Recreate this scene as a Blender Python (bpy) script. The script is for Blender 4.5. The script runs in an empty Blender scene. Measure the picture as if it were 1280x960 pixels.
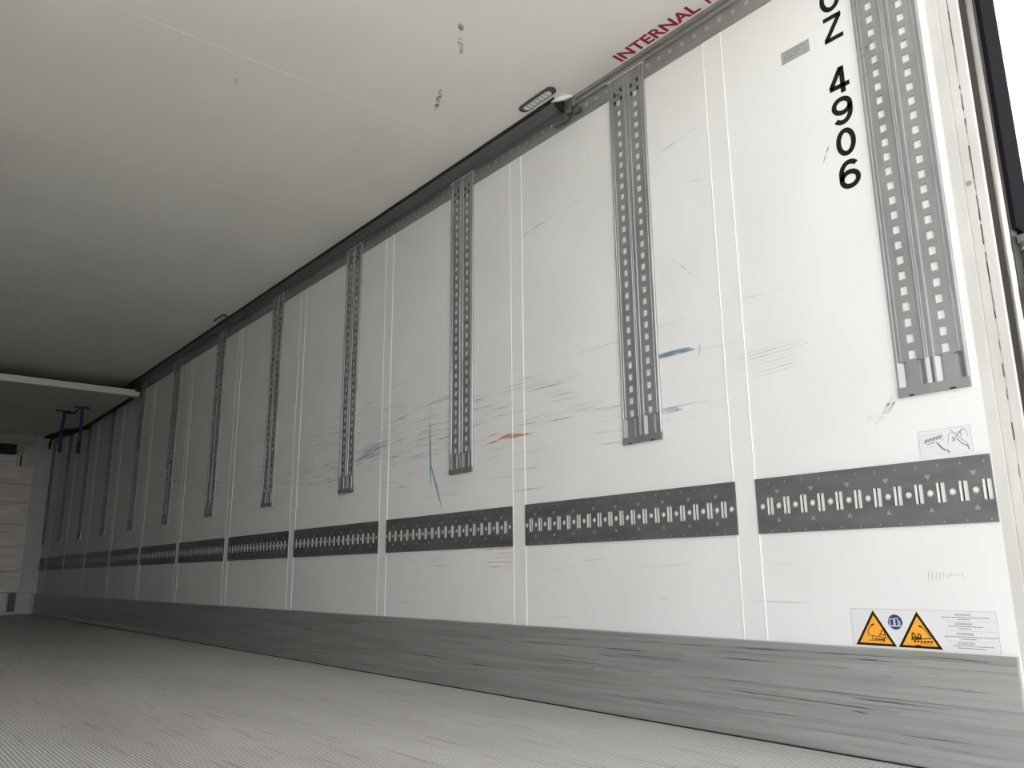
import bpy, bmesh, math, random
from mathutils import Vector, Matrix
random.seed(7)
S = bpy.context.scene
C = bpy.context.scene.collection

# ------------------------------------------------------------------ camera, world, exposure
YAW, PITCH, ROLL, FPX, HC = 0.6857, 0.2313, -0.0102, 1007.26, 0.5151
def make_camera():
    cy, sy, cp, sp = math.cos(YAW), math.sin(YAW), math.cos(PITCH), math.sin(PITCH)
    f = Vector((sy*cp, cy*cp, sp)); r = Vector((cy, -sy, 0)); u = r.cross(f)
    cr, sr = math.cos(ROLL), math.sin(ROLL)
    R = cr*r + sr*u; U = -sr*r + cr*u
    m = Matrix(((R.x, U.x, -f.x, 0), (R.y, U.y, -f.y, 0), (R.z, U.z, -f.z, HC), (0, 0, 0, 1)))
    cd = bpy.data.cameras.new('camera'); co = bpy.data.objects.new('camera', cd); C.objects.link(co)
    cd.sensor_width = 36; cd.lens = FPX/1280*36; cd.clip_start = .02; cd.clip_end = 500
    co.matrix_world = m
    S.camera = co
make_camera()
w = bpy.data.worlds.new('overcast_sky'); S.world = w; w.use_nodes = True
nt = w.node_tree; bg = nt.nodes['Background']
tc = nt.nodes.new('ShaderNodeTexCoord'); sx = nt.nodes.new('ShaderNodeSeparateXYZ'); rp = nt.nodes.new('ShaderNodeValToRGB')
nt.links.new(tc.outputs['Generated'], sx.inputs[0]); nt.links.new(sx.outputs[2], rp.inputs[0])
rp.color_ramp.elements[0].color = (.985, .99, 1, 1); rp.color_ramp.elements[1].color = (.20, .21, .225, 1)
rp.color_ramp.elements[1].position = .75
nt.links.new(rp.outputs[0], bg.inputs[0]); bg.inputs[1].default_value = 4.35
sl = bpy.data.lights.new('sun', 'SUN'); sl.energy = 12; sl.angle = .05; sl.color = (1, .95, .86)
so_ = bpy.data.objects.new('sun', sl); C.objects.link(so_); so_.location = (6, 8, 12)
so_.rotation_euler = Vector((-.50, -.62, -.80)).to_track_quat('-Z', 'Y').to_euler()   # stands over the roof, lights only the yard behind the trailer
S.view_settings.view_transform = 'Standard'; S.view_settings.look = 'None'
S.view_settings.gamma = 1; S.view_settings.use_curve_mapping = False
S.view_settings.exposure = -0.06
S.cycles.max_bounces = 16; S.cycles.diffuse_bounces = 12; S.cycles.glossy_bounces = 6; S.cycles.transparent_max_bounces = 24

# ------------------------------------------------------------------ materials
def mat(name, col, rough=.5, metal=0., noise=0., nscale=8., stretch=(1, 1, 1), bump=0., bscale=60., spec=.5, dark=None):
    m = bpy.data.materials.new(name); m.use_nodes = True
    t = m.node_tree; b = t.nodes['Principled BSDF']
    b.inputs['Roughness'].default_value = rough; b.inputs['Metallic'].default_value = metal
    b.inputs['Specular IOR Level'].default_value = spec
    b.inputs['Base Color'].default_value = (*col, 1)
    if noise or bump:
        tc = t.nodes.new('ShaderNodeNewGeometry'); mp = t.nodes.new('ShaderNodeMapping')
        mp.inputs['Scale'].default_value = stretch
        t.links.new(tc.outputs['Position'], mp.inputs[0])
    if noise:
        n = t.nodes.new('ShaderNodeTexNoise'); n.inputs['Scale'].default_value = nscale; n.inputs['Detail'].default_value = 6
        t.links.new(mp.outputs[0], n.inputs[0])
        r = t.nodes.new('ShaderNodeValToRGB'); d = dark or tuple(c*(1-noise) for c in col)
        r.color_ramp.elements[0].position = .3; r.color_ramp.elements[0].color = (*d, 1)
        r.color_ramp.elements[1].position = .6; r.color_ramp.elements[1].color = (*col, 1)
        t.links.new(n.outputs[0], r.inputs[0]); t.links.new(r.outputs[0], b.inputs['Base Color'])
    if bump:
        n2 = t.nodes.new('ShaderNodeTexNoise'); n2.inputs['Scale'].default_value = bscale
        t.links.new(mp.outputs[0], n2.inputs[0])
        bp = t.nodes.new('ShaderNodeBump'); bp.inputs['Strength'].default_value = bump; bp.inputs['Distance'].default_value = .002
        t.links.new(n2.outputs[0], bp.inputs['Height']); t.links.new(bp.outputs[0], b.inputs['Normal'])
    return m
M = {}
M['wall'] = mat('white_wall_panel', (.83, .83, .83), .42, 0, .05, 2.5, bump=.05, bscale=9)
M['ceiling'] = mat('white_ceiling_panel', (.82, .81, .78), .5, 0, .06, 1.6, bump=.04, bscale=7)
M['strip'] = mat('white_joint_strip', (.83, .83, .83), .4, 0, .03, 6)
M['bead'] = mat('white_sealant', (.85, .85, .83), .3)
M['steel'] = mat('galvanised_steel', (.41, .41, .415), .46, .8, .2, 14, (1, 1, .25), .05, 200)
M['track'] = mat('dark_coated_steel', (.235, .24, .24), .40, .75, .25, 25, (1, .2, 1))
M['bright'] = mat('bare_zinc', (.82, .82, .80), .45, .1)
M['tracklight'] = mat('worn_track_edge', (.42, .42, .41), .4, .6)
M['cornice'] = mat('anodised_cornice', (.40, .40, .40), .4, .8, .15, 20, (1, .1, 1))
M['cslot'] = mat('cornice_slot_base', (.5, .5, .48), .5)
M['duct'] = mat('dark_duct', (.16, .16, .165), .38, .4)
M['black'] = mat('black_rubber', (.012, .012, .012), .6)
M['blackvinyl'] = mat('black_vinyl', (.008, .008, .008), .6, spec=.2)
M['redvinyl'] = mat('red_vinyl', (.33, .012, .03), .45)
M['kick'] = mat('grey_kick_plate', (.53, .535, .53), .40, .7, .22, 5, (1, .35, 14), .06, 60)
M['jamb'] = mat('painted_jamb', (.67, .655, .63), .45, 0, .16, 9, (1, 1, .35))
M['tube'] = mat('stainless_tube', (.60, .56, .52), .28, .75, .2, 12, (1, 1, .3))
M['darkseal'] = mat('brown_black_seal', (.04, .037, .032), .6)
M['door'] = mat('black_door', (.010, .010, .013), 1, spec=.08)
M['grey'] = mat('grey_hardware', (.22, .21, .205), .5, .3, .3, 30)
M['label'] = mat('silver_label', (.42, .42, .41), .4, .2, .15, 80)
M['stick'] = mat('glossy_white_sticker', (.76, .76, .80), .3)
M['print'] = mat('grey_print', (.22, .22, .25), .5)
M['faint'] = mat('faint_grey_print', (.5, .5, .53), .5)
M['yellow'] = mat('warning_yellow', (.93, .42, .035), .4)
M['blue'] = mat('mandatory_blue', (.012, .045, .16), .4)
M['cream'] = mat('cream_edge', (.85, .78, .5), .5)
M['alu'] = mat('brushed_bulkhead', (.86, .82, .79), .5, .35, .45, 10, (.25, 1, 9), dark=(.5, .46, .44))
M['whitebase'] = mat('scuffed_white_base', (.85, .85, .82), .45, .1, .25, 14, (.3, 1, 5))
M['lens'] = mat('ribbed_lens', (.5, .5, .5), .25)
M['led'] = mat('led_module', (.75, .75, .72), .3)
M['bezel'] = mat('dark_lamp_bezel', (.05, .05, .05), .35)
M['strapblue'] = mat('blue_webbing', (.012, .028, .17), .7)
M['panel'] = mat('raised_panel_skin', (.62, .62, .58), .5, 0, .1, 3)
M['edge'] = mat('panel_edge_profile', (.70, .69, .64), .4, .2)
M['tan'] = mat('yellowed_bracket', (.55, .50, .34), .5)
M['ground'] = mat('concrete_yard', (.52, .505, .47), .9, 0, .15, .7)
M['outer'] = mat('white_outer_skin', (.7, .7, .7), .4)

def floor_mat():
    m = bpy.data.materials.new('embossed_floor'); m.use_nodes = True
    t = m.node_tree; b = t.nodes['Principled BSDF']; N = t.nodes.new; L = t.links.new
    g = N('ShaderNodeNewGeometry'); s = N('ShaderNodeSeparateXYZ'); L(g.outputs['Position'], s.inputs[0])
    def mth(op, a, bb=None):
        n = N('ShaderNodeMath'); n.operation = op
        for i, v in enumerate((a, bb)):
            if v is None: continue
            if isinstance(v, (int, float)): n.inputs[i].default_value = v
            else: L(v, n.inputs[i])
        return n.outputs[0]
    k = 2*math.pi/.0125
    sx_ = mth('SINE', mth('MULTIPLY', s.outputs[0], k)); sy_ = mth('SINE', mth('MULTIPLY', s.outputs[1], k))
    pr = mth('ADD', mth('MULTIPLY', sx_, .5), mth('MULTIPLY', sy_, .5))
    h = N('ShaderNodeMapRange'); L(pr, h.inputs[0]); h.inputs[1].default_value = -.30; h.inputs[2].default_value = .10
    n = N('ShaderNodeTexNoise'); n.inputs['Scale'].default_value = 2.2; n.inputs['Detail'].default_value = 8
    mp = N('ShaderNodeMapping'); mp.inputs['Scale'].default_value = (1.6, .45, 1); mp.inputs['Rotation'].default_value = (0, 0, .12)
    L(g.outputs['Position'], mp.inputs[0]); L(mp.outputs[0], n.inputs[0])
    n3 = N('ShaderNodeTexNoise'); n3.inputs['Scale'].default_value = 7; n3.inputs['Detail'].default_value = 5
    mp3 = N('ShaderNodeMapping'); mp3.inputs['Scale'].default_value = (9, .35, 1); mp3.inputs['Rotation'].default_value = (0, 0, .05)
    L(g.outputs['Position'], mp3.inputs[0]); L(mp3.outputs[0], n3.inputs[0])
    r = N('ShaderNodeValToRGB'); r.color_ramp.elements[0].position = .3; r.color_ramp.elements[1].position = .62
    r.color_ramp.elements[0].color = (.76, .735, .70, 1); r.color_ramp.elements[1].color = (.93, .905, .88, 1)
    L(n.outputs[0], r.inputs[0])
    r3 = N('ShaderNodeValToRGB'); r3.color_ramp.elements[0].position = .30; r3.color_ramp.elements[1].position = .44
    r3.color_ramp.elements[0].color = (.62, .61, .6, 1); r3.color_ramp.elements[1].color = (1, 1, 1, 1); L(n3.outputs[0], r3.inputs[0])
    mx = N('ShaderNodeMix'); mx.data_type = 'RGBA'; mx.blend_type = 'MIX'
    L(h.outputs[0], mx.inputs[0]); mx.inputs[6].default_value = (.33, .32, .31, 1); L(r.outputs[0], mx.inputs[7])
    mu = N('ShaderNodeMix'); mu.data_type = 'RGBA'; mu.blend_type = 'MULTIPLY'; mu.inputs[0].default_value = .8
    L(mx.outputs[2], mu.inputs[6]); L(r3.outputs[0], mu.inputs[7]); L(mu.outputs[2], b.inputs['Base Color'])
    bp = N('ShaderNodeBump'); bp.inputs['Strength'].default_value = .5; bp.inputs['Distance'].default_value = .001
    L(h.outputs[0], bp.inputs['Height']); L(bp.outputs[0], b.inputs['Normal'])
    b.inputs['Roughness'].default_value = .42; b.inputs['Metallic'].default_value = .15
    return m
M['floor'] = floor_mat()
def scuff_mat(name, col, alpha, scale=(1, 5, 90), lo=.38, hi=.68):
    m = bpy.data.materials.new(name); m.use_nodes = True
    t = m.node_tree; b = t.nodes['Principled BSDF']; N = t.nodes.new; L = t.links.new
    b.inputs['Base Color'].default_value = (*col, 1); b.inputs['Roughness'].default_value = .6
    g = N('ShaderNodeNewGeometry'); mp = N('ShaderNodeMapping'); mp.inputs['Scale'].default_value = scale
    n = N('ShaderNodeTexNoise'); n.inputs['Scale'].default_value = 1; n.inputs['Detail'].default_value = 4
    L(g.outputs['Position'], mp.inputs[0]); L(mp.outputs[0], n.inputs[0])
    h = N('ShaderNodeMapRange'); h.inputs[1].default_value = lo; h.inputs[2].default_value = hi; h.inputs[4].default_value = alpha
    L(n.outputs[0], h.inputs[0]); L(h.outputs[0], b.inputs['Alpha'])
    return m
M['sc_grey'] = scuff_mat('grey_scuff', (.46, .47, .465), .42)
M['sc_dark'] = scuff_mat('dark_scuff', (.22, .22, .22), .6)
M['sc_ceil'] = scuff_mat('ceiling_smudge', (.22, .22, .21), .8, (40, 40, 1))
M['sc_blue'] = scuff_mat('blue_scuff', (.25, .41, .53), .8, (1, 3, 9), .15, .5)
M['sc_orange'] = scuff_mat('orange_scuff', (.72, .30, .15), .8, (1, 9, 160), .3, .62)
M['sc_pink'] = scuff_mat('pink_scuff', (.68, .44, .40), .6)
M['sc_kdark'] = scuff_mat('dark_scratch', (.05, .05, .05), .8)
M['sc_klight'] = scuff_mat('light_scratch', (.50, .51, .51), .8)

# ------------------------------------------------------------------ helpers
class MB:
    def __init__(s): s.v = []; s.f = []; s.mi = []
    def face(s, pts, mi=0):
        i = len(s.v); s.v += [tuple(p) for p in pts]; s.f.append(tuple(range(i, i+len(pts)))); s.mi.append(mi); return s
    def box(s, x0, x1, y0, y1, z0, z1, mi=0):
        i = len(s.v)
        s.v += [(x, y, z) for x in (x0, x1) for y in (y0, y1) for z in (z0, z1)]
        for q in ((0, 1, 3, 2), (4, 6, 7, 5), (0, 4, 5, 1), (2, 3, 7, 6), (0, 2, 6, 4), (1, 5, 7, 3)):
            s.f.append(tuple(i+k for k in q)); s.mi.append(mi)
        return s
    def prism(s, pts, axis, a, b, mi=0):
        def P(p, t):
            return (t, p[0], p[1]) if axis == 'x' else (p[0], t, p[1]) if axis == 'y' else (p[0], p[1], t)
        n = len(pts); i = len(s.v)
        s.v += [P(p, a) for p in pts] + [P(p, b) for p in pts]
        for k in range(n):
            j = (k+1) % n; s.f.append((i+k, i+j, i+n+j, i+n+k)); s.mi.append(mi)
        s.f.append(tuple(range(i, i+n))); s.f.append(tuple(range(i+2*n-1, i+n-1, -1))); s.mi += [mi, mi]
        return s
    def tube(s, pts, r, seg=10, mi=0):
        pts = [Vector(p) for p in pts]; rings = []
        for k, p in enumerate(pts):
            d = (pts[min(k+1, len(pts)-1)]-pts[max(k-1, 0)]).normalized()
            a = d.orthogonal().normalized() if abs(d.z) > .9 else d.cross(Vector((0, 0, 1))).normalized()
            b = d.cross(a); rr = r[k] if isinstance(r, (list, tuple)) else r
            i = len(s.v); s.v += [tuple(p+rr*(math.cos(t)*a+math.sin(t)*b)) for t in [2*math.pi*q/seg for q in range(seg)]]
            rings.append(i)
        for i, j in zip(rings, rings[1:]):
            for q in range(seg):
                q2 = (q+1) % seg; s.f.append((i+q, i+q2, j+q2, j+q)); s.mi.append(mi)
        for i in (rings[0], rings[-1]): s.f.append(tuple(range(i, i+seg))); s.mi.append(mi)
        return s
    def build(s, name, mats, parent=None, loc=None, bevel=0, smooth=False, flip=False):
        me = bpy.data.meshes.new(name); me.from_pydata(s.v, [], s.f)
        mats = mats if isinstance(mats, (list, tuple)) else [mats]
        for m in mats: me.materials.append(M[m])
        for p, k in zip(me.polygons, s.mi): p.material_index = k; p.use_smooth = smooth
        bm = bmesh.new(); bm.from_mesh(me); bmesh.ops.remove_doubles(bm, verts=bm.verts, dist=1e-6)
        bmesh.ops.recalc_face_normals(bm, faces=bm.faces)
        bm.to_mesh(me); bm.free()
        o = bpy.data.objects.new(name, me); C.objects.link(o)
        if parent: o.parent = parent
        if loc: o.location = loc
        if bevel:
            b = o.modifiers.new('bevel', 'BEVEL'); b.width = bevel; b.segments = 2; b.limit_method = 'ANGLE'
        return o
def empty(name, loc=(0, 0, 0)):
    o = bpy.data.objects.new(name, None); C.objects.link(o); o.location = loc; o.empty_display_size = .1; return o
def tag(o, label=None, cat=None, group=None, kind=None):
    if label: o['label'] = label
    if cat: o['category'] = cat
    if group: o['group'] = group
    if kind: o['kind'] = kind
    return o
def copy_tree(o, parent=None):
    c = o.copy(); C.objects.link(c)
    if parent: c.parent = parent
    for ch in [q for q in list(o.children)]: copy_tree(ch, c)
    return c
def struct(o): o['kind'] = 'structure'; return o
def text_mesh(txt, size, extrude=.0003, offset=0.):
    cu = bpy.data.curves.new('lettering', 'FONT'); cu.body = txt; cu.size = size; cu.extrude = extrude; cu.offset = offset
    cu.resolution_u = 5
    ob = bpy.data.objects.new('lettering', cu); C.objects.link(ob)
    dg = bpy.context.evaluated_depsgraph_get(); dg.update()
    me = bpy.data.meshes.new_from_object(ob.evaluated_get(dg))
    bpy.data.objects.remove(ob); bpy.data.curves.remove(cu)
    return me
def fit_text(me, w=None, h=None):
    xs = [v.co.x for v in me.vertices]; ys = [v.co.y for v in me.vertices]
    x0, x1, y0, y1 = min(xs), max(xs), min(ys), max(ys)
    kx = w/(x1-x0) if w else 1; ky = h/(y1-y0) if h else 1
    for v in me.vertices: v.co.x = (v.co.x-x0)*kx; v.co.y = (v.co.y-y0)*ky
def place_text(name, txt, O, ex, ey, m, w, h, parent=None, offset=0., thick=.0004):
    """mesh letters: lower left corner O, reading along ex, tops along ey"""
    me = text_mesh(txt, .1, .0005, offset); fit_text(me, w, h)
    ex = Vector(ex); ey = Vector(ey); ez = ex.cross(ey); O = Vector(O)
    for v in me.vertices:
        c = v.co.copy(); v.co = O + ex*c.x + ey*c.y + ez*(thick*.5 + (thick*.5 if c.z > 0 else -thick*.4))
    me.materials.clear(); me.materials.append(M[m])
    o = bpy.data.objects.new(name, me); C.objects.link(o)
    if parent: o.parent = parent; o.matrix_parent_inverse = Matrix.Translation(-Vector(parent.location))
    return o
def grid_plate(mb, y0, y1, z0, z1, x, holes, depth, mi_in=1, circ=()):
    """flat plate at x facing -x with real rectangular and round holes whose bottoms lie deeper"""
    allr = list(holes)+list(circ)
    ys = sorted({round(v, 5) for v in [y0, y1]+[q for r in allr for q in r[:2]]}); zs = sorted({round(v, 5) for v in [z0, z1]+[q for r in allr for q in r[2:4]]})
    hs = {(round(r[0], 5), round(r[2], 5)): r for r in allr}
    def inside(ya, za):
        for r in allr:
            if r[0]-1e-5 < ya < r[1]-1e-5 and r[2]-1e-5 < za < r[3]-1e-5: return True
        return False
    # group by z rows; merge along z cheaply
    rows = list(zip(zs, zs[1:]))
    for za, zb in rows:
        act = sorted([r for r in allr if r[2]-1e-5 < (za+zb)/2 < r[3]+1e-5], key=lambda r: r[0])
        cur = y0
        for r in act:
            if r[0] > cur+1e-6: mb.face([(x, cur, za), (x, r[0], za), (x, r[0], zb), (x, cur, zb)])
            cur = r[1]
        if y1 > cur+1e-6: mb.face([(x, cur, za), (x, y1, za), (x, y1, zb), (x, cur, zb)])
    X = x+depth
    for a, b, c, d in holes:
        mb.face([(x, a, c), (X, a, c), (X, b, c), (x, b, c)]); mb.face([(x, a, d), (X, a, d), (X, b, d), (x, b, d)])
        mb.face([(x, a, c), (X, a, c), (X, a, d), (x, a, d)]); mb.face([(x, b, c), (X, b, c), (X, b, d), (x, b, d)])
        mb.face([(X, a, c), (X, b, c), (X, b, d), (X, a, d)], mi_in)
    n = 16
    for a, b, c, d in circ:
        my, mz, r = (a+b)/2, (c+d)/2, (b-a)/2*.94
        P = [(my+r*math.cos(2*math.pi*(k+.5)/n), mz+r*math.sin(2*math.pi*(k+.5)/n)) for k in range(n)]
        def sq(k):
            t = 2*math.pi*(k+.5)/n; cc, ss = math.cos(t), math.sin(t); q = max(abs(cc), abs(ss)); return (my+(b-a)/2*cc/q, mz+(d-c)/2*ss/q)
        Q = [sq(k) for k in range(n)]; corners = {1: (b, d), 5: (a, d), 9: (a, c), 13: (b, c)}
        for k in range(n):
            j = (k+1) % n
            poly = [(x, *P[k]), (x, *P[j]), (x, *Q[j])]
            if k in corners: poly.append((x, *corners[k]))
            poly.append((x, *Q[k])); mb.face(poly)
            mb.face([(x, *P[k]), (x, *P[j]), (X, *P[j]), (X, *P[k])])
        # shallow domed plug
        R2 = [(X-.004, my+(p[0]-my)*.5, mz+(p[1]-mz)*.5) for p in P]
        for k in range(n):
            j = (k+1) % n; mb.face([(X, *P[k]), (X, *P[j]), R2[j], R2[k]], mi_in)
        mb.face(R2, mi_in)

D = 2.337            # inner face of the right wall
ZC = 2.65            # ceiling
YR, YF = .755, 14.15  # rear opening, front wall
XL = -.12            # inner face of the left wall
ZK = .298            # kick plate top
SP = 1.2

# ------------------------------------------------------------------ shell
struct(MB().box(D, D+.07, .845, YF+.07, -.08, ZC+.1).build('wall_right', 'wall'))
struct(MB().box(XL-.07, XL, YR, YF+.07, -.08, ZC+.1).build('wall_left', 'wall'))
struct(MB().box(XL, D, YF, YF+.07, 0, ZC).build('wall_front', 'wall'))
struct(MB().box(XL, D, YR-.03, YF+.07, -.08, 0).build('floor', 'floor'))
cb = MB().box(XL, D, YR, YF+.07, ZC, ZC+.1)
ceil = struct(cb.build('ceiling', 'ceiling'))
seam = MB()
for y in (3.02, 4.25, 5.5, 6.75, 8.0): seam.box(XL+.01, 2.2, y, y+.0018, ZC-.0006, ZC)
seam.build('ceiling_seam', 'bead', ceil)
ms = MB()
for (xa, ya, xb, yb, wd) in ((1.620, 2.280, 1.650, 2.318, .022), (1.665, 2.345, 1.735, 2.437, .020), (1.812, 2.700, 1.893, 2.865, .022), (1.06, 3.2, 1.08, 3.235, .01)):
    L_ = math.hypot(xb-xa, yb-ya); nx, ny = -(yb-ya)/L_, (xb-xa)/L_; N_ = 8; left, right = [], []
    for q in range(N_+1):
        t = q/N_; h_ = wd/2*(.25+.75*math.sin(math.pi*min(max(t, .03), .97))**.5)
        px_, py_ = xa+(xb-xa)*t, ya+(yb-ya)*t; left.append((px_+nx*h_, py_+ny*h_, ZC-.0004)); right.append((px_-nx*h_, py_-ny*h_, ZC-.0004))
    for q in range(N_): ms.face([left[q], left[q+1], right[q+1], right[q]])
o = ms.build('black_smudge', 'sc_ceil', ceil); o['kind'] = 'stuff'
gr = MB().box(-60, 60, -60, 60, -1.3, -1.2).build('ground', 'ground'); struct(gr)

# ------------------------------------------------------------------ kick plate (baseboard)
kp = [(D, 0), (D-.030, 0), (D-.030, .022), (D-.022, .034), (D-.0185, .05), (D-.0185, .118), (D-.0165, .120), (D-.0165, .123), (D-.0185, .125), (D-.0185, .160),
      (D-.0165, .162), (D-.0165, .165), (D-.0185, .167), (D-.0185, .252), (D-.0165, .254), (D-.0165, .257), (D-.0185, .259), (D-.0185, .276), (D-.017, .2775), (D-.0185, .279), (D-.0185, ZK-.003), (D-.015, ZK), (D, ZK)]
kick = struct(MB().prism(kp, 'y', .85, YF).build('baseboard_right', 'kick'))
kickl = struct(MB().prism([(XL-(p[0]-D), p[1]) for p in kp], 'y', .85, YF).build('baseboard_left', 'kick'))
MB().box(D-.0345, D-.0300, .85, YF, 0, .004).build('floor_joint_seal', 'black', kick)
def ribbon(mb, y0, z0, y1, z1, w, x, mi=0, bend=0., n=6):
    """flat tapering mark on the wall plane"""
    ps = []
    for k in range(n+1):
        t = k/n; ps.append((y0+(y1-y0)*t, z0+(z1-z0)*t+bend*4*t*(1-t), w*(.12+.88*math.sin(math.pi*min(max(t, .02), .98))**.7)/2))
    dy, dz = y1-y0, z1-z0; L = math.hypot(dy, dz) or 1; ny, nz = -dz/L, dy/L
    for a, b in zip(ps, ps[1:]):
        mb.face([(x, a[0]-ny*a[2], a[1]-nz*a[2]), (x, b[0]-ny*b[2], b[1]-nz*b[2]), (x, b[0]+ny*b[2], b[1]+nz*b[2]), (x, a[0]+ny*a[2], a[1]+nz*a[2])], mi)
def marks(name, mb, m, parent):
    o = mb.build(name, m, parent); o['kind'] = 'stuff'; return o
wall = bpy.data.objects['wall_right']
kd, kl = MB(), MB()
for i in range(120):
    y = .9+11*random.random()**1.7; ln = random.uniform(.05, .5); z = random.choice((random.uniform(.05, .12), random.uniform(.05, .29), random.uniform(.12, .28)))
    ribbon(kd if random.random() < .72 else kl, y, z, y+ln, z+random.uniform(-.006, .006), random.uniform(.0012, .004), D-.0195)
for y0, z0, y1, z1 in ((1.0, .165, 2.6, .175), (1.3, .238, 3.3, .232), (1.1, .278, 2.2, .268), (1.0, .13, 1.9, .14)):
    ribbon(kd, y0, z0, y1, z1, .004, D-.0197, n=14)
for i in range(14):
    y = 2.72+i*.018; ribbon(kl, y, .185+.01*random.random(), y-.03, .225+.01*random.random(), .003, D-.0199)
for i in range(7): ribbon(kl, 3.95+i*.05, .15, 3.9+i*.05, .185, .003, D-.0199)
for i in range(10): ribbon(kl, 2.45-i*.03, .16-.012*random.random(), 2.3-i*.03, .163, .003, D-.0199)
marks('dark_scratches', kd, 'sc_kdark', kick); marks('light_scratches', kl, 'sc_klight', kick)

# wall scuffs
XW = D-.0014
sg, sd, sb, so, spk = MB(), MB(), MB(), MB(), MB()
for i in range(440):
    y = random.gauss(4.2, 1.6) if random.random() < .75 else random.uniform(1.2, 9)
    if y < 2.12 and random.random() < .8: continue
    if y < 1.3 or y > 10: continue
    z = random.gauss(1.22, .14)
    ln = random.uniform(.08, .55)
    ribbon(sg, y, z, y+ln, z+random.uniform(-.02, .03)*ln*2, random.uniform(.002, .007), XW)
for i in range(60):
    y = random.uniform(1.1, 8); z = random.uniform(.34, .62); ribbon(sg, y, z, y+random.uniform(.05, .4), z+random.uniform(-.01, .01), random.uniform(.001, .004), XW)
for i in range(45):
    y = random.uniform(2.2, 8); z = random.uniform(.95, 1.4); ribbon(sd, y, z, y+random.uniform(.05, .3), z+random.uniform(-.01, .02), random.uniform(.0012, .003), XW-.0001)
for i in range(40):
    y = random.uniform(1.15, 6); z = random.uniform(1.5, 2.4); a = random.uniform(-.04, .04)
    ribbon(sg, y, z, y+random.uniform(.03, .12), z+a, random.uniform(.001, .003), XW)
ribbon(sd, 2.78, 2.095, 2.36, 2.134, .005, XW-.0002, bend=.006, n=10)
ribbon(sd, 1.889, 1.717, 1.743, 1.565, .003, XW-.0002)
ribbon(sd, 1.90, 2.16, 1.63, 2.20, .003, XW-.0002)
ribbon(sd, 3.95, 1.36, 3.2, 1.43, .006, XW-.0002, bend=.008, n=10)
ribbon(sd, 1.150, .93, 1.085, 1.012, .009, XW-.0002)
ribbon(sd, 1.125, .945, 1.078, 1.0, .010, XW-.0003)
for i in range(6): ribbon(sg, 1.222-i*.002, 1.822+i*.004, 1.200-i*.002, 1.868+i*.004, .005, XW-.0002)
for i in range(10): ribbon(sg, 1.05-i*.010, .47+.004*i, 1.045-i*.010, .51-.002*i+.01*random.random(), .003, XW-.0002)
for i in range(8): ribbon(sg, 1.17-i*.006, .97, 1.165-i*.006, .93+.02*random.random(), .003, XW-.0002)
for i in range(8): ribbon(sg, 1.55+.02*i, 1.16+.012*i, 1.33+.03*random.random(), 1.17+.013*i, .003, XW-.0002)
ribbon(sd, 1.765, 1.33, 1.77, 1.285, .006, XW-.0003)
ribbon(sd, 3.549, 1.405, 3.545, 1.28, .006, XW-.0003)
ribbon(sb, 3.549, 1.31, 3.531, .96, .016, XW-.0004, n=10)
ribbon(sb, 3.540, 1.09, 3.43, .845, .014, XW-.0004, bend=-.0, n=10)
for i in range(6): ribbon(sb, 4.35-i*.02, 1.19+i*.012, 4.05-i*.02, 1.195+i*.014, .006, XW-.0004)
for i in range(4): ribbon(sb, 1.99-i*.01, 1.318+i*.004, 1.78+i*.01, 1.314+i*.004, .010, XW-.0004)
for i in range(3): ribbon(sb, 1.965, 1.098+i*.006, 1.86+i*.01, 1.100+i*.006, .007, XW-.0004)
for i in range(5): ribbon(so, 3.12-i*.04, 1.112+i*.006, 2.72+.02*i, 1.124+i*.004, .0045, XW-.0004, bend=.010, n=8)
ribbon(so, 2.92, 1.130, 2.70, 1.133, .012, XW-.0005)
for i in range(5): ribbon(spk, 3.75-i*.1, 1.25-.03*i, 3.3-.1*i, 1.29-.03*i, .007, XW-.0004)
for i in range(5): ribbon(spk, 4.7-i*.1, 1.14+.02*i, 4.2-.1*i, 1.17+.02*i, .006, XW-.0004)
for i in range(6): ribbon(spk, 3.12-.02*i, .628-.02*i, 2.86, .628-.02*i, .006, XW-.0004)
marks('grey_scuffs', sg, 'sc_grey', wall); marks('dark_scuffs', sd, 'sc_dark', wall); marks('blue_scuffs', sb, 'sc_blue', wall)
marks('orange_scuffs', so, 'sc_orange', wall); marks('pink_scuffs', spk, 'sc_pink', wall)

# ------------------------------------------------------------------ joint strips (trim)
for k in range(11):
    g = (1.619 if k == 0 else 1.612+SP*k); hw = .044
    p = [(D-.0002, g-hw), (D-.0020, g-hw), (D-.0020, g-hw+.002), (D-.0012, g-hw+.003), (D-.0012, g+hw-.003), (D-.0020, g+hw-.002), (D-.0020, g+hw), (D-.0002, g+hw)]
    mb = MB().prism(p, 'z', ZK, 2.527)
    mb.prism([(D-.0020, g-hw+.0001), (D-.0032, g-hw+.0012), (D-.0020, g-hw+.0023)], 'z', ZK, 2.527, 1)
    mb.prism([(D-.0020, g+hw-.0001), (D-.0032, g+hw-.0012), (D-.0020, g+hw-.0023)], 'z', ZK, 2.527, 1)
    struct(mb.build('trim_%d' % (k+3), ['strip', 'bead']))

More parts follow.
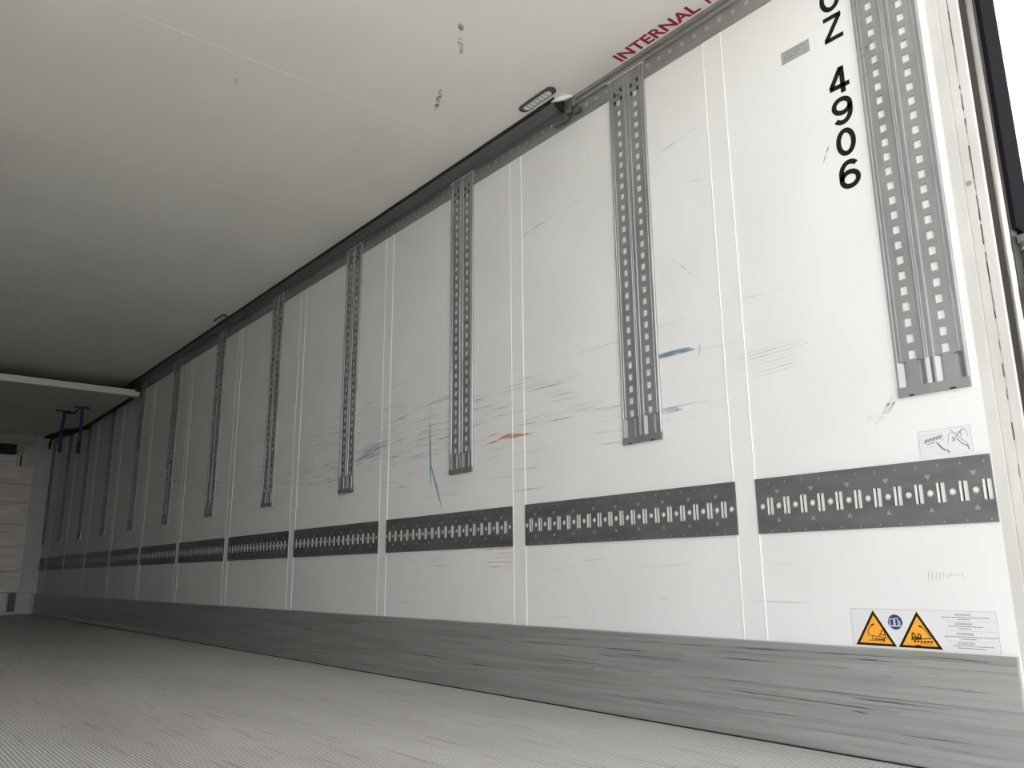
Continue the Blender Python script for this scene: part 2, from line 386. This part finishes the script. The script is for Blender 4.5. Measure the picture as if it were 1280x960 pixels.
# ------------------------------------------------------------------ cornice rail with punched slots
mb = MB()
prof_lo = [(D, 2.527), (D-.005, 2.527), (D-.006, 2.532), (D-.006, 2.548), (D-.003, 2.551), (D-.003, 2.562), (D, 2.562)]
prof_hi = [(D, 2.600), (D-.003, 2.600), (D-.003, 2.606), (D-.012, 2.608), (D-.014, 2.618), (D-.008, 2.620), (D-.008, 2.630), (D-.016, 2.634), (D-.018, ZC), (D, ZC)]
mb.prism(prof_lo, 'y', .85, YF); mb.prism(prof_hi, 'y', .85, YF)
hol = []
y = .90
while y < YF-.05: hol.append((y, y+.016, 2.572, 2.590)); y += .0605
grid_plate(mb, .85, YF, 2.562, 2.600, D-.003, hol, .0026)
struct(mb.build('trim_1', ['cornice', 'cslot']))

# ------------------------------------------------------------------ vertical load tracks
def make_post():
    r = empty('load_track', (D, .967, 1.003))
    H = 2.604-1.003
    half = [(.100, 0), (.100, .005), (.0965, .0098), (.091, .0098), (.089, .0072), (.0845, .0072), (.083, .0092), (.0795, .0092), (.078, .0062)]
    inner = [(.017, .0062), (.0155, .0092), (.0125, .0098), (.0105, .0098), (.009, .0074), (.0035, .0074), (.002, .0058)]
    mb = MB()
    zl, zt = .103, H
    def strip(pts, z0, z1):     # open profile: faces only
        for (a, ha), (b, hb) in zip(pts, pts[1:]): mb.face([(-ha, a, z0), (-hb, b, z0), (-hb, b, z1), (-ha, a, z1)])
    L = half; I = inner; Im = [(-a, h) for a, h in reversed(inner)]; R = [(-a, h) for a, h in reversed(half)]
    strip(L, zl, zt); strip(I+Im, zl, zt); strip(R, zl, zt)
    holesL, holesR = [], []
    for i in range(30):
        z = 1.124+.0487*i-1.003
        holesL.append((.0365, .0575, z-.0135, z+.0135)); holesR.append((-.0575, -.0365, z-.0135, z+.0135))
    grid_plate(mb, .017, .078, zl, zt, -.0062, holesL, .0058); 
    grid_plate(mb, -.078, -.017, zl, zt, -.0062, holesR, .0058)
    # lower part: the lips widen into long sloped flutes
    low = [(.100, 0), (.100, .005), (.0965, .0098), (.092, .0098), (.076, .0015), (.068, .0015), (.066, .0062), (.036, .0062), (.034, .0015), (.028, .0012), (.0155, .0092), (.0105, .0098), (.004, .0074),
           (0, .0055)]
    low2 = [(-a, h) for a, h in reversed(low)]
    strip(low+low2[1:], .028, zl)
    for y0, y1 in ((.064, .092), (.0155, .036), (-.036, -.0155), (-.092, -.064)):      # curved shoulders at the top of the flutes
        mb.prism([(y0, zl+.001), (y1, zl+.001), (y1, zl-.004), ((y0+y1)/2, zl+.0005-.002), (y0, zl-.004)] if False else [(y0, zl+.002), (y1, zl+.002), (y1, zl-.001), (y0, zl-.001)], 'x', -.0085, -.0005)
    mb.face([(0, .1, zt), (-.0098, .1, zt), (-.0098, -.1, zt), (0, -.1, zt)])
    for yc in (.047, -.047):
        for zc in (2.492, 2.532):
            for sgn in (1, -1):
                zz = zc-1.003+(.012 if sgn < 0 else 0); n = 10
                mb.prism([(yc+sgn*.018+.006*math.cos(2*math.pi*q/n), zz+.011*math.sin(2*math.pi*q/n)) for q in range(n)], 'x', -.0068, -.0058, 2)
    mb.build('track_body', ['steel', 'bright', 'black'], r)
    cap = MB()
    cap.box(-.0098, 0, -.0995, .0995, 0, .0275)
    cap.box(-.0108, -.0098, .045, .082, .003, .017); cap.box(-.0108, -.0098, -.082, -.012, .003, .017)
    cap.box(-.0112, -.0090, .052, .066, -.0005, .004, 1); cap.box(-.0112, -.0090, -.062, -.046, -.0005, .004, 1)
    cap.build('end_cap', ['steel', 'black'], r)
    rim = MB()  # white rim on far side and top only, paints in the recess edge highlight
    rim.prism([(.1002, .004), (.1030, .004), (.1030, H+.004), (-.1002, H+.004), (-.1002, H+.001), (.1002, H+.001)], 'x', -.0024, -.0002)
    rim.box(-.0108, -.0022, -.1025, .1030, H+.0005, H+.004)
    rim.build('highlight_rim', 'bead', r)
    return r
post = make_post()
GP = 'vertical load tracks on the right side wall'
ordn = ['first', 'second', 'third', 'fourth', 'fifth', 'sixth', 'seventh', 'eighth', 'ninth', 'tenth', 'eleventh', 'twelfth']
pl = {0: 'pale perforated steel load track nearest the doorway, right of the black characters',
      1: 'second perforated load track from the doorway, directly under the red ceiling lettering',
      2: 'third perforated load track from the doorway, left of the orange scuff mark'}
for k in range(12):
    o = post if k == 0 else copy_tree(post)
    o.location = (D, .967 if k == 0 else .8601+SP*k, 1.003)
    if k == 11: o.location.y = 14.04
    tag(o, pl.get(k, '%s vertical perforated load track counted from the doorway%s' % (ordn[k], ', in the dark front corner' if k == 11 else '')), 'load track', GP)
# grime on the nearest track
gm = MB()
for i in range(26):
    y = random.uniform(.99, 1.045); z = random.uniform(2.05, 2.17); ribbon(gm, y, z, y+random.uniform(-.03, .03), z+random.uniform(-.02, .02), random.uniform(.002, .006), -.0104)
for i in range(len(gm.v)): v = gm.v[i]; gm.v[i] = (-.0104, v[1]-.967, v[2]-1.003)
g = gm.build('dark_grime', 'sc_dark', post); g['kind'] = 'stuff'

# ------------------------------------------------------------------ horizontal cargo tracks
def make_track(length, nslot, first_hole_from_far):
    r = empty('cargo_track', (0, 0, 0))     # origin: far lower corner on the wall; runs towards -y
    mb = MB(); Hh = .179; zc = .087; p = .060
    slots, circ, V = [], [], mb
    for i in range(nslot):
        yc = -(first_hole_from_far+.030+i*p); slots.append((yc-.0125, yc+.0125, zc-.029, zc+.029))
        for zz in (.008, .159+.003):
            V.prism([(yc-.003, zz-.003), (yc+.003, zz-.003), (yc, zz+.004)], 'x', -.0070, -.0055, 3)
    nh = nslot+1 if length > 1 else nslot
    for i in range(nh):
        yc = -(first_hole_from_far+i*p)
        if yc-.0115 < -length: continue
        circ.append((yc-.0115, min(yc+.0115, -.0002), zc-.0115, zc+.0115))
        if i % 2 == 1:
            V.prism([(yc-.009, .138), (yc+.009, .138), (yc, .124)], 'x', -.0075, -.0055, 3); V.prism([(yc-.008, .035), (yc+.008, .035), (yc, .048)], 'x', -.0075, -.0055, 3)
    slots = [s for s in slots if s[0] > -length+.001]
    grid_plate(mb, -length, 0, 0, Hh, -.006, slots, .0056, 2, circ)
    mb.face([(0, -length, 0), (0, 0, 0), (-.006, 0, 0), (-.006, -length, 0)]); mb.face([(0, -length, Hh), (0, 0, Hh), (-.006, 0, Hh), (-.006, -length, Hh)])
    mb.face([(0, 0, 0), (-.006, 0, 0), (-.006, 0, Hh), (0, 0, Hh)]); mb.face([(0, -length, 0), (-.006, -length, 0), (-.006, -length, Hh), (0, -length, Hh)])
    mb.build('track_plate', ['track', 'bright', 'bright', 'tracklight'], r)
    for a, b, c, d in slots:
        bars = MB(); bars.box(-.0036, -.0006, b-.0078, b-.0012, c+.002, d-.002); bars.box(-.0020, -.0006, a+.0012, a+.0125, c+.002, d-.002, 0)
        bars.box(-.0012, -.0005, a+.0012, b-.0012, c+.001, d-.001, 1)
        bars.build('slot_lip', ['bright', 'black'], r)
    return r
GT = 'horizontal slotted cargo tracks along the right wall'
t0 = make_track(1.575-.848, 12, .021); t0.location = (D, 1.575, .635)
tag(t0, 'short slotted cargo track beside the doorway jamb, under the small pictogram sticker', 'cargo track', GT)
proto = None
for k in range(11):
    far = 1.612+SP*(k+1)-.044; near = (1.663 if k == 0 else 1.612+SP*k+.044)
    if k == 10: break
    if proto is None: proto = make_track(1.112, 18, .011); o = proto
    else: o = copy_tree(proto)
    o.location = (D, far, .635)
    n = ordn[k+1]
    tag(o, '%s horizontal dark slotted cargo track counted from the doorway' % n, 'cargo track', GT)
last = make_track(.46, 7, .02); last.location = (D, YF-.02, .635)
tag(last, 'last short slotted cargo track in the dark front corner', 'cargo track', GT)

# ------------------------------------------------------------------ cable duct under the ceiling edge
r = empty('cable_duct', (2.30, 2.44, 2.60)); tag(r, 'long dark rounded cable duct along the ceiling edge above the load tracks', 'cable duct')
def local(mb, o):
    mb.v = [(a-o.location.x, b-o.location.y, c-o.location.z) for a, b, c in mb.v]; return mb
dp = [(2.268, 2.648), (2.268, 2.640), (2.271, 2.632), (2.278, 2.623), (2.288, 2.615), (2.300, 2.610), (2.312, 2.607), (2.3215, 2.6065), (2.3215, 2.634), (2.318, 2.634), (2.318, 2.648)]
local(MB().prism(dp, 'y', 2.44, YF), r).build('duct_body', 'duct', r)
local(MB().box(2.254, 2.268, 2.43, YF, 2.640, 2.6495), r).build('dark_gap_strip', 'black', r)  # black bar painted in for the shadow gap between duct and ceiling
local(MB().prism([(2.266, 2.648), (2.266, 2.634), (2.276, 2.618), (2.292, 2.604), (2.305, 2.600), (2.3215, 2.600), (2.3215, 2.648)], 'y', 2.425, 2.445), r).build('end_cap', 'black', r)
sl = MB().tube([(2.262, 2.455, 2.642), (2.268, 2.425, 2.640), (2.285, 2.395, 2.640), (2.305, 2.36, 2.641)], [.006, .012, .012, .004], 8)
local(sl, r).build('sealant_blob', 'bead', r, smooth=True)
b = empty('track_bracket', (D-.02, 2.44, 2.58)); tag(b, 'small stepped metal bracket at the end of the ceiling edge duct', 'bracket')
bb = MB().box(D-.022, D-.014, 2.36, 2.425, 2.598, 2.640).box(D-.026, D-.014, 2.385, 2.42, 2.575, 2.60)
local(bb, b).build('bracket_plate', 'cornice', b, bevel=.001)
bb = MB().box(D-.020, D-.0064, 2.34, 2.375, 2.560, 2.590).box(D-.024, D-.0064, 2.41, 2.50, 2.548, 2.572)
local(bb, b).build('bracket_clip', 'duct', b, bevel=.002)

# ------------------------------------------------------------------ ceiling lamps
def make_lamp():
    r = empty('ceiling_light', (2.205, 2.49, ZC))
    def slot(hl, hw, n=10):
        return [(hw*math.cos(a), (hl-hw)+hw*math.sin(a)) for a in [math.pi*q/n for q in range(n+1)]] + [(hw*math.cos(a), -(hl-hw)+hw*math.sin(a)) for a in [math.pi+math.pi*q/n for q in range(n+1)]]
    MB().prism(slot(.118, .026), 'z', -.010, 0).build('bezel', 'bezel', r, bevel=.003)
    MB().prism(slot(.092, .0185), 'z', -.0125, -.0095).build('lens', 'lens', r, bevel=.001)
    m = MB()
    for i in range(7): m.box(-.011, .011, -.082+i*.025, -.082+i*.025+.010, -.0140, -.0120)
    m.build('led_row', 'led', r)
    return r
la = make_lamp(); la.rotation_euler = (0, 0, math.radians(0)); tag(la, 'oblong ceiling light with dark bezel beside the end of the dark duct', 'ceiling light', 'ceiling lights along the right edge')
lb = copy_tree(la); lb.location = (2.215, 6.6, ZC); tag(lb, 'distant oblong ceiling light further into the trailer', 'ceiling light', 'ceiling lights along the right edge')

# ------------------------------------------------------------------ lettering
EX, EZ = (0, -1, 0), (0, 0, 1)
lt = empty('wall_lettering', (D, 1.135, 1.70)); tag(lt, 'column of black vinyl characters ending 4906 beside the nearest track', 'lettering')
def arc(cx, cy, rx, ry, a0, a1, n=16): return [(cx+rx*math.cos(math.radians(a0+(a1-a0)*q/n)), cy+ry*math.sin(math.radians(a0+(a1-a0)*q/n))) for q in range(n+1)]
w2 = .115   # half stroke, in units of the glyph width .071
def stroke(mb, pts, closed, y0, z0, W, Hh, hw):
    P = [(y0-p*W, z0+q*Hh) for p, q in pts]; n = len(P); A, B = [], []
    for k in range(n):
        pa = P[(k-1) % n] if (closed or k > 0) else P[k]; pb = P[(k+1) % n] if (closed or k < n-1) else P[k]
        dy, dz = pb[0]-pa[0], pb[1]-pa[1]; L = math.hypot(dy, dz); ny, nz = -dz/L*hw, dy/L*hw
        A.append((P[k][0]+ny, P[k][1]+nz)); B.append((P[k][0]-ny, P[k][1]-nz))
    for k in range(n if closed else n-1):
        j = (k+1) % n; mb.prism([A[k], A[j], B[j], B[k]], 'x', D-.0008, D-.0001)
six = arc(.52, .70, .36, .235, 28, 90, 8)[:-1] + arc(.52, .52, .405, .415, 90, 180, 10)[:-1] + arc(.5, .325, .385, .255, 180, 540, 28)
nine = [(1-p, 1-q) for p, q in six]
glyphs = {'O': [(arc(.5, .5, .40, .42, 0, 360, 32)[:-1], True)], '0': [(arc(.5, .5, .355, .42, 0, 360, 32)[:-1], True)], '6': [(six, False)], '9': [(nine, False)],
          'Z': [([(.06, .92), (.94, .92)], False), ([(.87, .90), (.13, .10)], False), ([(.04, .08), (.97, .08)], False)],
          '4': [([(.66, 0), (.66, 1.0)], False), ([(.62, .97), (.08, .29)], False), ([(.02, .275), (.98, .275)], False)]}
for ch, z in (('O', 2.352), ('Z', 2.240), ('4', 2.040), ('9', 1.930), ('0', 1.817), ('6', 1.703)):
    gm_ = MB()
    for pts, cl in glyphs[ch]: stroke(gm_, pts, cl, 1.173, z, .071, .096, .0078 if ch in 'Z' else .0083)
    local(gm_, lt).build('character', 'blackvinyl', lt)
ct = empty('ceiling_lettering', (2.28, 1.8, ZC)); tag(ct, 'red capital lettering INTERNAL H on the ceiling by the edge rail', 'lettering')
place_text('word', 'INTERNAL', (2.308, 2.055, ZC-.0003), (0, -1, 0), (-1, 0, 0), 'redvinyl', .425, .060, ct, offset=.0025)
place_text('word', 'H', (2.308, 1.592, ZC-.0003), (0, -1, 0), (-1, 0, 0), 'redvinyl', .047, .060, ct, offset=.0025)

# ------------------------------------------------------------------ stickers
XS = D-.0008
def line(mb, pts, w, x, mi=0):
    for (a, b), (c, d) in zip(pts, pts[1:]):
        L = math.hypot(c-a, d-b) or 1; ny, nz = -(d-b)/L*w/2, (c-a)/L*w/2
        mb.prism([(a-ny, b-nz), (c-ny, d-nz), (c+ny, d+nz), (a+ny, b+nz)], 'x', x-.0002, x+.0001, mi)
ws = empty('warning_sticker', (D, 1.087, .354)); tag(ws, 'white safety sticker with two yellow warning triangles above the kick plate', 'sticker')
def sbuild(mb, name, m, par=ws): return local(mb, ws).build(name, m, par)
sbuild(MB().box(D-.0008, D, .889, 1.286, .3015, .406), 'sticker_backing', 'stick')
bo = MB(); line(bo, [(.889, .3015), (.889, .406), (1.286, .406), (1.286, .3015)], .0012, D-.0009); sbuild(bo, 'sticker_outline', 'faint')
for ya, yb, yc in ((1.218, 1.278, 1.158), (1.093, 1.153, 1.033)):
    e = empty('warning_triangle'); e.parent = ws
    def tri(s, x0, x1): 
        cy, cz = (ya+yb+yc)/3, (.402+.3045*2)/3
        return MB().prism([(cy+(p-cy)*s, cz+(q-cz)*s) for p, q in ((ya, .402), (yb, .3045), (yc, .3045))], 'x', x0, x1)
    sbuild(tri(1.06, D-.0011, D-.0009), 'cream_edge', 'cream', e); sbuild(tri(1.0, D-.0014, D-.0011), 'black_border', 'blackvinyl', e)
    sbuild(tri(.80, D-.0017, D-.0014), 'yellow_face', 'yellow', e)
    pm = MB(); x = D-.0018; s = 1 if ya > 1.15 else -1
    c = (ya)
    if s == 1:
        line(pm, [(c+.006, .362), (c+.013, .356), (c+.019, .346), (c+.020, .334)], .0018, x); line(pm, [(c+.001, .364), (c+.009, .360)], .004, x)
        line(pm, [(c+.020, .333), (c-.040, .326)], .0016, x); line(pm, [(c-.012, .331), (c-.020, .346), (c-.028, .346), (c-.030, .329)], .002, x)
        line(pm, [(c-.014, .336), (c-.03, .335)], .002, x); line(pm, [(c+.009, .331), (c+.009, .320)], .0014, x)
        line(pm, [(c+.018, .319), (c-.026, .319)], .0014, x); line(pm, [(c+.004, .323), (c-.024, .322)], .003, x); line(pm, [(c-.026, .327), (c-.024, .315)], .0025, x)
    else:
        line(pm, [(c-.002, .364), (c-.014, .358), (c-.024, .346), (c-.030, .334)], .0018, x); line(pm, [(c-.002, .364), (c-.010, .361)], .004, x)
        line(pm, [(c+.022, .326), (c-.034, .332)], .0022, x); line(pm, [(c+.020, .328), (c+.018, .345), (c+.012, .343), (c+.008, .328)], .003, x)
        line(pm, [(c+.004, .328), (c+.002, .342), (c-.003, .342), (c-.006, .329)], .0028, x); line(pm, [(c+.020, .332), (c-.004, .332)], .004, x)
        for q in range(6): line(pm, [(c+.016-.009*q, .321), (c+.010-.009*q, .324)], .0045, x)
        line(pm, [(c+.012, .312), (c-.002, .312)], .002, x); line(pm, [(c+.0, .317), (c-.034, .317)], .001, x)
    sbuild(pm, 'pictogram', 'blackvinyl', e)
n = 28; e = empty('mandatory_sign'); e.parent = ws
sbuild(MB().prism([(1.156+.0205*math.cos(2*math.pi*q/n), .3715+.0205*math.sin(2*math.pi*q/n)) for q in range(n)], 'x', D-.0012, D-.0008), 'blue_disc', 'blue', e)
bk = MB(); x = D-.0013
line(bk, [(1.170, .362), (1.172, .380), (1.160, .380), (1.160, .362)], .0022, x); line(bk, [(1.156, .362), (1.157, .382), (1.148, .382), (1.147, .363)], .0022, x)
line(bk, [(1.173, .361), (1.139, .361)], .003, x); line(bk, [(1.143, .363), (1.143, .376)], .0022, x)
sbuild(bk, 'book_pictogram', 'stick', e)
for txt, z in (('ACHTUNG!', .3965), ('ATTENTION!', .373), ('ATTENTION!', .3475), ('ATENCI\u00d3N', .3235)):
    h = .0062 if '\u00d3' not in txt else .0078
    o = place_text('heading', txt, (D-.0009, .993, z-.003), EX, EZ, 'print', .042, h, ws)
tx = MB(); fl = MB()
for (z, a, b) in ((.3895, 1.028, .905), (.3845, .985, .955), (.3665, 1.012, .925), (.3610, .985, .955), (.3400, 1.025, .892), (.3345, .985, .945), (.3170, 1.005, .905), (.3115, .995, .925)):
    y = a
    while y > b:
        l = random.uniform(.003, .010); line(tx, [(y, z), (max(y-l, b), z)], .0019, D-.0009); y -= l+.0014
for z in (.3795, .3555, .3290): line(fl, [(1.02, z), (.895, z)], .0008, D-.0009)
sbuild(tx, 'small_print', 'print'); sbuild(fl, 'divider_line', 'faint')

ps = empty('instruction_sticker', (D, .957, .86)); tag(ps, 'small white pictogram sticker just above the short slotted track', 'sticker')
def pbuild(mb, name, m): return local(mb, ps).build(name, m, ps)
pbuild(MB().box(D-.0008, D, .887, 1.027, .824, .8975), 'sticker_backing', 'stick')
bo = MB(); line(bo, [(1.027, .822), (1.027, .8975), (.887, .8975), (.887, .824)], .0010, D-.0009)
line(bo, [(1.022, .849), (1.020, .884), (.963, .886), (.960, .866)], .0009, D-.0009); line(bo, [(1.022, .849), (.985, .852)], .0009, D-.0009)
pbuild(bo, 'panel_outline', 'faint')
pm = MB(); x = D-.0009
for q in range(9): line(pm, [(1.012-.0055*q, .862+.001*q), (1.009-.0055*q, .873+.001*q)], .0028, x)
line(pm, [(1.015, .867), (.965, .878)], .0012, x); line(pm, [(1.008, .858), (.985, .862)], .0020, x)
for q in range(6): line(pm, [(.982-.003*q, .862-.004*q), (.974-.003*q, .856-.004*q)], .0024, x)
line(pm, [(.962, .842), (.950, .832)], .0016, x); line(pm, [(.953, .838), (.949, .828)], .0035, x)
line(pm, [(.950, .856), (.945, .882), (.930, .884)], .0010, x); line(pm, [(.940, .892), (.897, .846)], .0016, x); line(pm, [(.938, .858), (.906, .893)], .0016, x)
line(pm, [(.930, .879), (.900, .889), (.896, .868)], .0010, x); line(pm, [(.915, .884), (.912, .870)], .002, x); line(pm, [(.936, .872), (.932, .860)], .003, x)
line(pm, [(.926, .866), (.912, .850), (.900, .842)], .0025, x); line(pm, [(.900, .846), (.896, .832)], .003, x)
pbuild(pm, 'pictogram', 'print')

ds = empty('data_label', (D, 1.28, 2.275)); tag(ds, 'small grey metal label on the wall left of the letter Z', 'label')
def dbuild(mb, name, m): return local(mb, ds).build(name, m, ds)
dbuild(MB().box(D-.001, D, 1.226, 1.334, 2.250, 2.298), 'label_plate', 'label')
tx = MB()
for z, a, b in ((2.288, 1.316, 1.246), (2.277, 1.324, 1.258), (2.266, 1.326, 1.268)):
    y = a
    while y > b:
        l = random.uniform(.008, .022); line(tx, [(y, z), (max(y-l, b), z)], .0030, D-.0011); y -= l+.004
dbuild(tx, 'label_print', 'print')

# ------------------------------------------------------------------ rear jamb, tube, seal, open door
jp = [(D+.07, .845), (D, .845), (D, .816), (D+.002, .815), (D+.002, .811), (D, .810), (D, .787), (D+.003, .786), (D+.003, .7835), (D, .7825), (D, .760), (D+.003, YR+.001), (D+.07, YR+.001)]
j = struct(MB().prism(jp, 'z', -.08, ZC+.1).build('trim_2', 'jamb'))
ck = MB()
pts = []; z = .3
while z < 2.7: pts.append((.7848+random.uniform(-.0012, .0012), z)); z += random.uniform(.01, .05)
for i in range(len(pts)-1):
    if random.random() < .62: line(ck, [pts[i], pts[i+1]], random.uniform(.0008, .0032), D-.0001)
ck.build('sealant_crack', 'darkseal', j)
sc_ = MB().tube([(D-.006, .799, 1.581), (D+.001, .799, 1.581)], [.0055, .0085], 12); sc_.build('screw_head', 'tube', j, smooth=False)
struct(MB().box(XL-.07, XL, YR-.002, .845, -.08, ZC+.1).build('trim_14', 'jamb'))
struct(MB().box(XL-.07, D+.07, YR-.002, YR+.0, ZC, ZC+.1).build('trim_15', 'jamb'))
e = empty('door_post', (2.36, .73, -.08)); tag(e, 'stainless round-edged door post with dark seal at the right doorway edge', 'door post')
local(MB().box(2.342, 2.40, .741, .7545, -.08, 2.75), e).build('dark_gap_strip', 'darkseal', e)
local(MB().tube([(2.350, .7335, -.08), (2.350, .7335, 2.75)], .0100, 20), e).build('steel_tube', 'tube', e, smooth=True)
local(MB().box(2.362, 2.41, .7235, .741, -.08, 2.75), e).build('backing_angle', 'darkseal', e)
dd = empty('open_door', (2.46, .7, -.1)); tag(dd, 'black rear door swung open against the outside of the trailer', 'door')
local(MB().prism([(2.412, .712), (2.50, .712), (2.50, 1.95), (2.412, 1.95)], 'z', 1.425, 2.78).box(2.375, 2.413, .7115, .7225, 1.425, 2.78), dd).build('door_leaf', 'door', dd)
local(MB().box(2.44, 2.50, .722, 1.95, -.1, 1.425), dd).build('lower_leaf', 'grey', dd)
hg = local(MB().box(2.39, 2.45, .640, .722, 1.385, 1.41), dd); hg.build('hinge_arm', 'grey', dd, bevel=.003)
local(MB().tube([(2.43, .722, 1.375), (2.43, .722, 1.415)], .010, 12), dd).build('hinge_pin', 'tube', dd)
local(MB().tube([(2.425, .706, .3), (2.425, .706, 1.375)], .013, 14), dd).build('locking_rod', 'tube', dd, smooth=True)
local(MB().box(2.40, 2.44, .66, .712, 1.20, 1.265), dd).build('rod_clamp', 'black', dd, bevel=.004)
local(MB().box(2.395, 2.40, .70, .71, 1.275, 1.285), dd).build('clamp_screw', 'tube', dd)

# ------------------------------------------------------------------ raised partition under the ceiling, straps
pt = empty('raised_partition', (1.1, 10.6, 2.45)); tag(pt, 'large white insulated partition folded up under the ceiling at the dark end', 'partition')
local(MB().box(XL+.03, 2.235, 9.29, 11.90, 2.452, 2.508), pt).build('insulated_panel', 'panel', pt, bevel=.004)
local(MB().box(XL+.02, 2.25, 9.255, 9.29, 2.445, 2.515), pt).build('edge_profile', 'edge', pt, bevel=.004)
local(MB().box(2.25, 2.30, 9.27, 9.40, 2.450, 2.500), pt).build('corner_bracket', 'edge', pt, bevel=.003)
local(MB().box(2.235, 2.315, 9.35, 11.95, 2.47, 2.52), pt).build('side_seal', 'black', pt)
hm = MB()
for x_ in (.2, 1.1, 2.0): hm.box(x_, x_+.06, 11.5, 11.6, 2.508, 2.6495)
local(hm, pt).build('ceiling_hanger', 'grey', pt)
ar = MB().tube([(2.29, 11.55, 2.44), (2.22, 11.8, 2.44), (2.16, 12.0, 2.425), (2.08, 12.2, 2.42), (2.0, 12.4, 2.40), (1.94, 12.5, 2.395)], [.02, .03, .045, .03, .04, .012], 10)
local(ar, pt).build('hinge_arm', 'black', pt, smooth=True)
local(MB().tube([(2.01, 12.4, 2.39), (2.01, 12.46, 2.30), (2.01, 12.48, 2.245)], [.008, .02, .018], 8), pt).build('release_hook', 'black', pt)
def strap(x, y, z0, nm, sway):
    r = empty('lashing_strap', (x, y, z0)); tag(r, nm, 'strap', 'blue straps hanging from the raised partition')
    zt = 2.452; m = MB(); N = 10
    for k in range(N):
        t0_, t1_ = k/N, (k+1)/N
        def P(t): return (x+sway*math.sin(t*5), z0+(zt-z0)*t)
        (xa, za), (xb, zb) = P(t0_), P(t1_)
        m.prism([(xa-.018, za), (xa+.018, za), (xb+.018, zb), (xb-.018, zb)], 'y', y-.003, y+.003, 0)
    local(m, r).build('webbing', 'strapblue', r)
    local(MB().tube([(x-.085, y, zt-.010), (x+.075, y, zt-.006)], .008, 8), r).build('top_hook', 'black', r)
    local(MB().box(x-.022, x+.022, y-.008, y+.008, z0-.03, z0+.10), r).build('strap_end', 'black', r, bevel=.004)
    return r
s1 = strap(1.945, 10.26, 1.94, 'blue strap with dark end hanging under the raised partition, nearer the side wall', .004)
s2 = strap(1.815, 10.60, 1.98, 'dark blue strap hanging under the raised partition, further from the side wall', -.006)
local(MB().tube([(1.835, 10.55, 2.425), (1.85, 10.5, 2.405), (1.89, 10.4, 2.40), (1.92, 10.32, 2.43)], .010, 8), s1).build('cord_loop', 'black', s1, smooth=True)

# ------------------------------------------------------------------ front bulkhead
fb = empty('front_bulkhead', (1.1, 14.1, 0)); tag(fb, 'brushed metal air bulkhead covering the front wall', 'bulkhead')
Y = 14.1
def fbuild(mb, name, m, bv=0): return local(mb, fb).build(name, m, fb, bevel=bv)
fbuild(MB().box(XL+.01, 2.095, Y, YF-.001, .333, 2.178), 'metal_panel', 'alu', .004)
sm = MB()
for z in (.62, .98, 1.3, 1.62, 1.9): sm.box(XL+.01, 2.08, Y-.0015, Y, z, z+.006)
fbuild(sm, 'panel_seam', 'darkseal')
fbuild(MB().box(2.088, 2.100, Y-.006, Y, .36, 1.55), 'bright_edge', 'edge')
fbuild(MB().box(XL+.01, 1.965, Y-.03, YF-.001, .006, .318), 'base_panel', 'whitebase', .01)
fbuild(MB().box(2.065, 2.285, Y-.03, YF-.001, .006, .318), 'base_corner', 'whitebase', .02)
fbuild(MB().box(1.985, 2.062, Y+.005, YF-.001, .045, .318), 'drain_cover', 'grey')
fbuild(MB().box(1.960, 2.070, Y-.028, Y-.002, .006, .045), 'base_sill', 'whitebase')
fbuild(MB().box(XL+.01, 2.09, Y-.01, YF-.001, 2.50, ZC-.001), 'header_panel', 'panel')
fbuild(MB().box(XL+.01, 1.835, Y+.02, YF-.001, 2.335, 2.50), 'air_opening', 'black')
fbuild(MB().box(XL+.01, 1.865, Y, YF-.001, 2.182, 2.335), 'cover_strip', 'alu')
fbuild(MB().box(1.84, 1.94, Y-.02, YF-.001, 2.355, 2.50), 'yellowed_bracket', 'tan')
fbuild(MB().box(1.872, 1.90, Y-.012, YF-.001, 2.182, 2.355), 'upright_strip', 'edge')
fbuild(MB().box(1.90, 1.925, Y-.004, YF-.001, 2.182, 2.34), 'dark_gap', 'black')
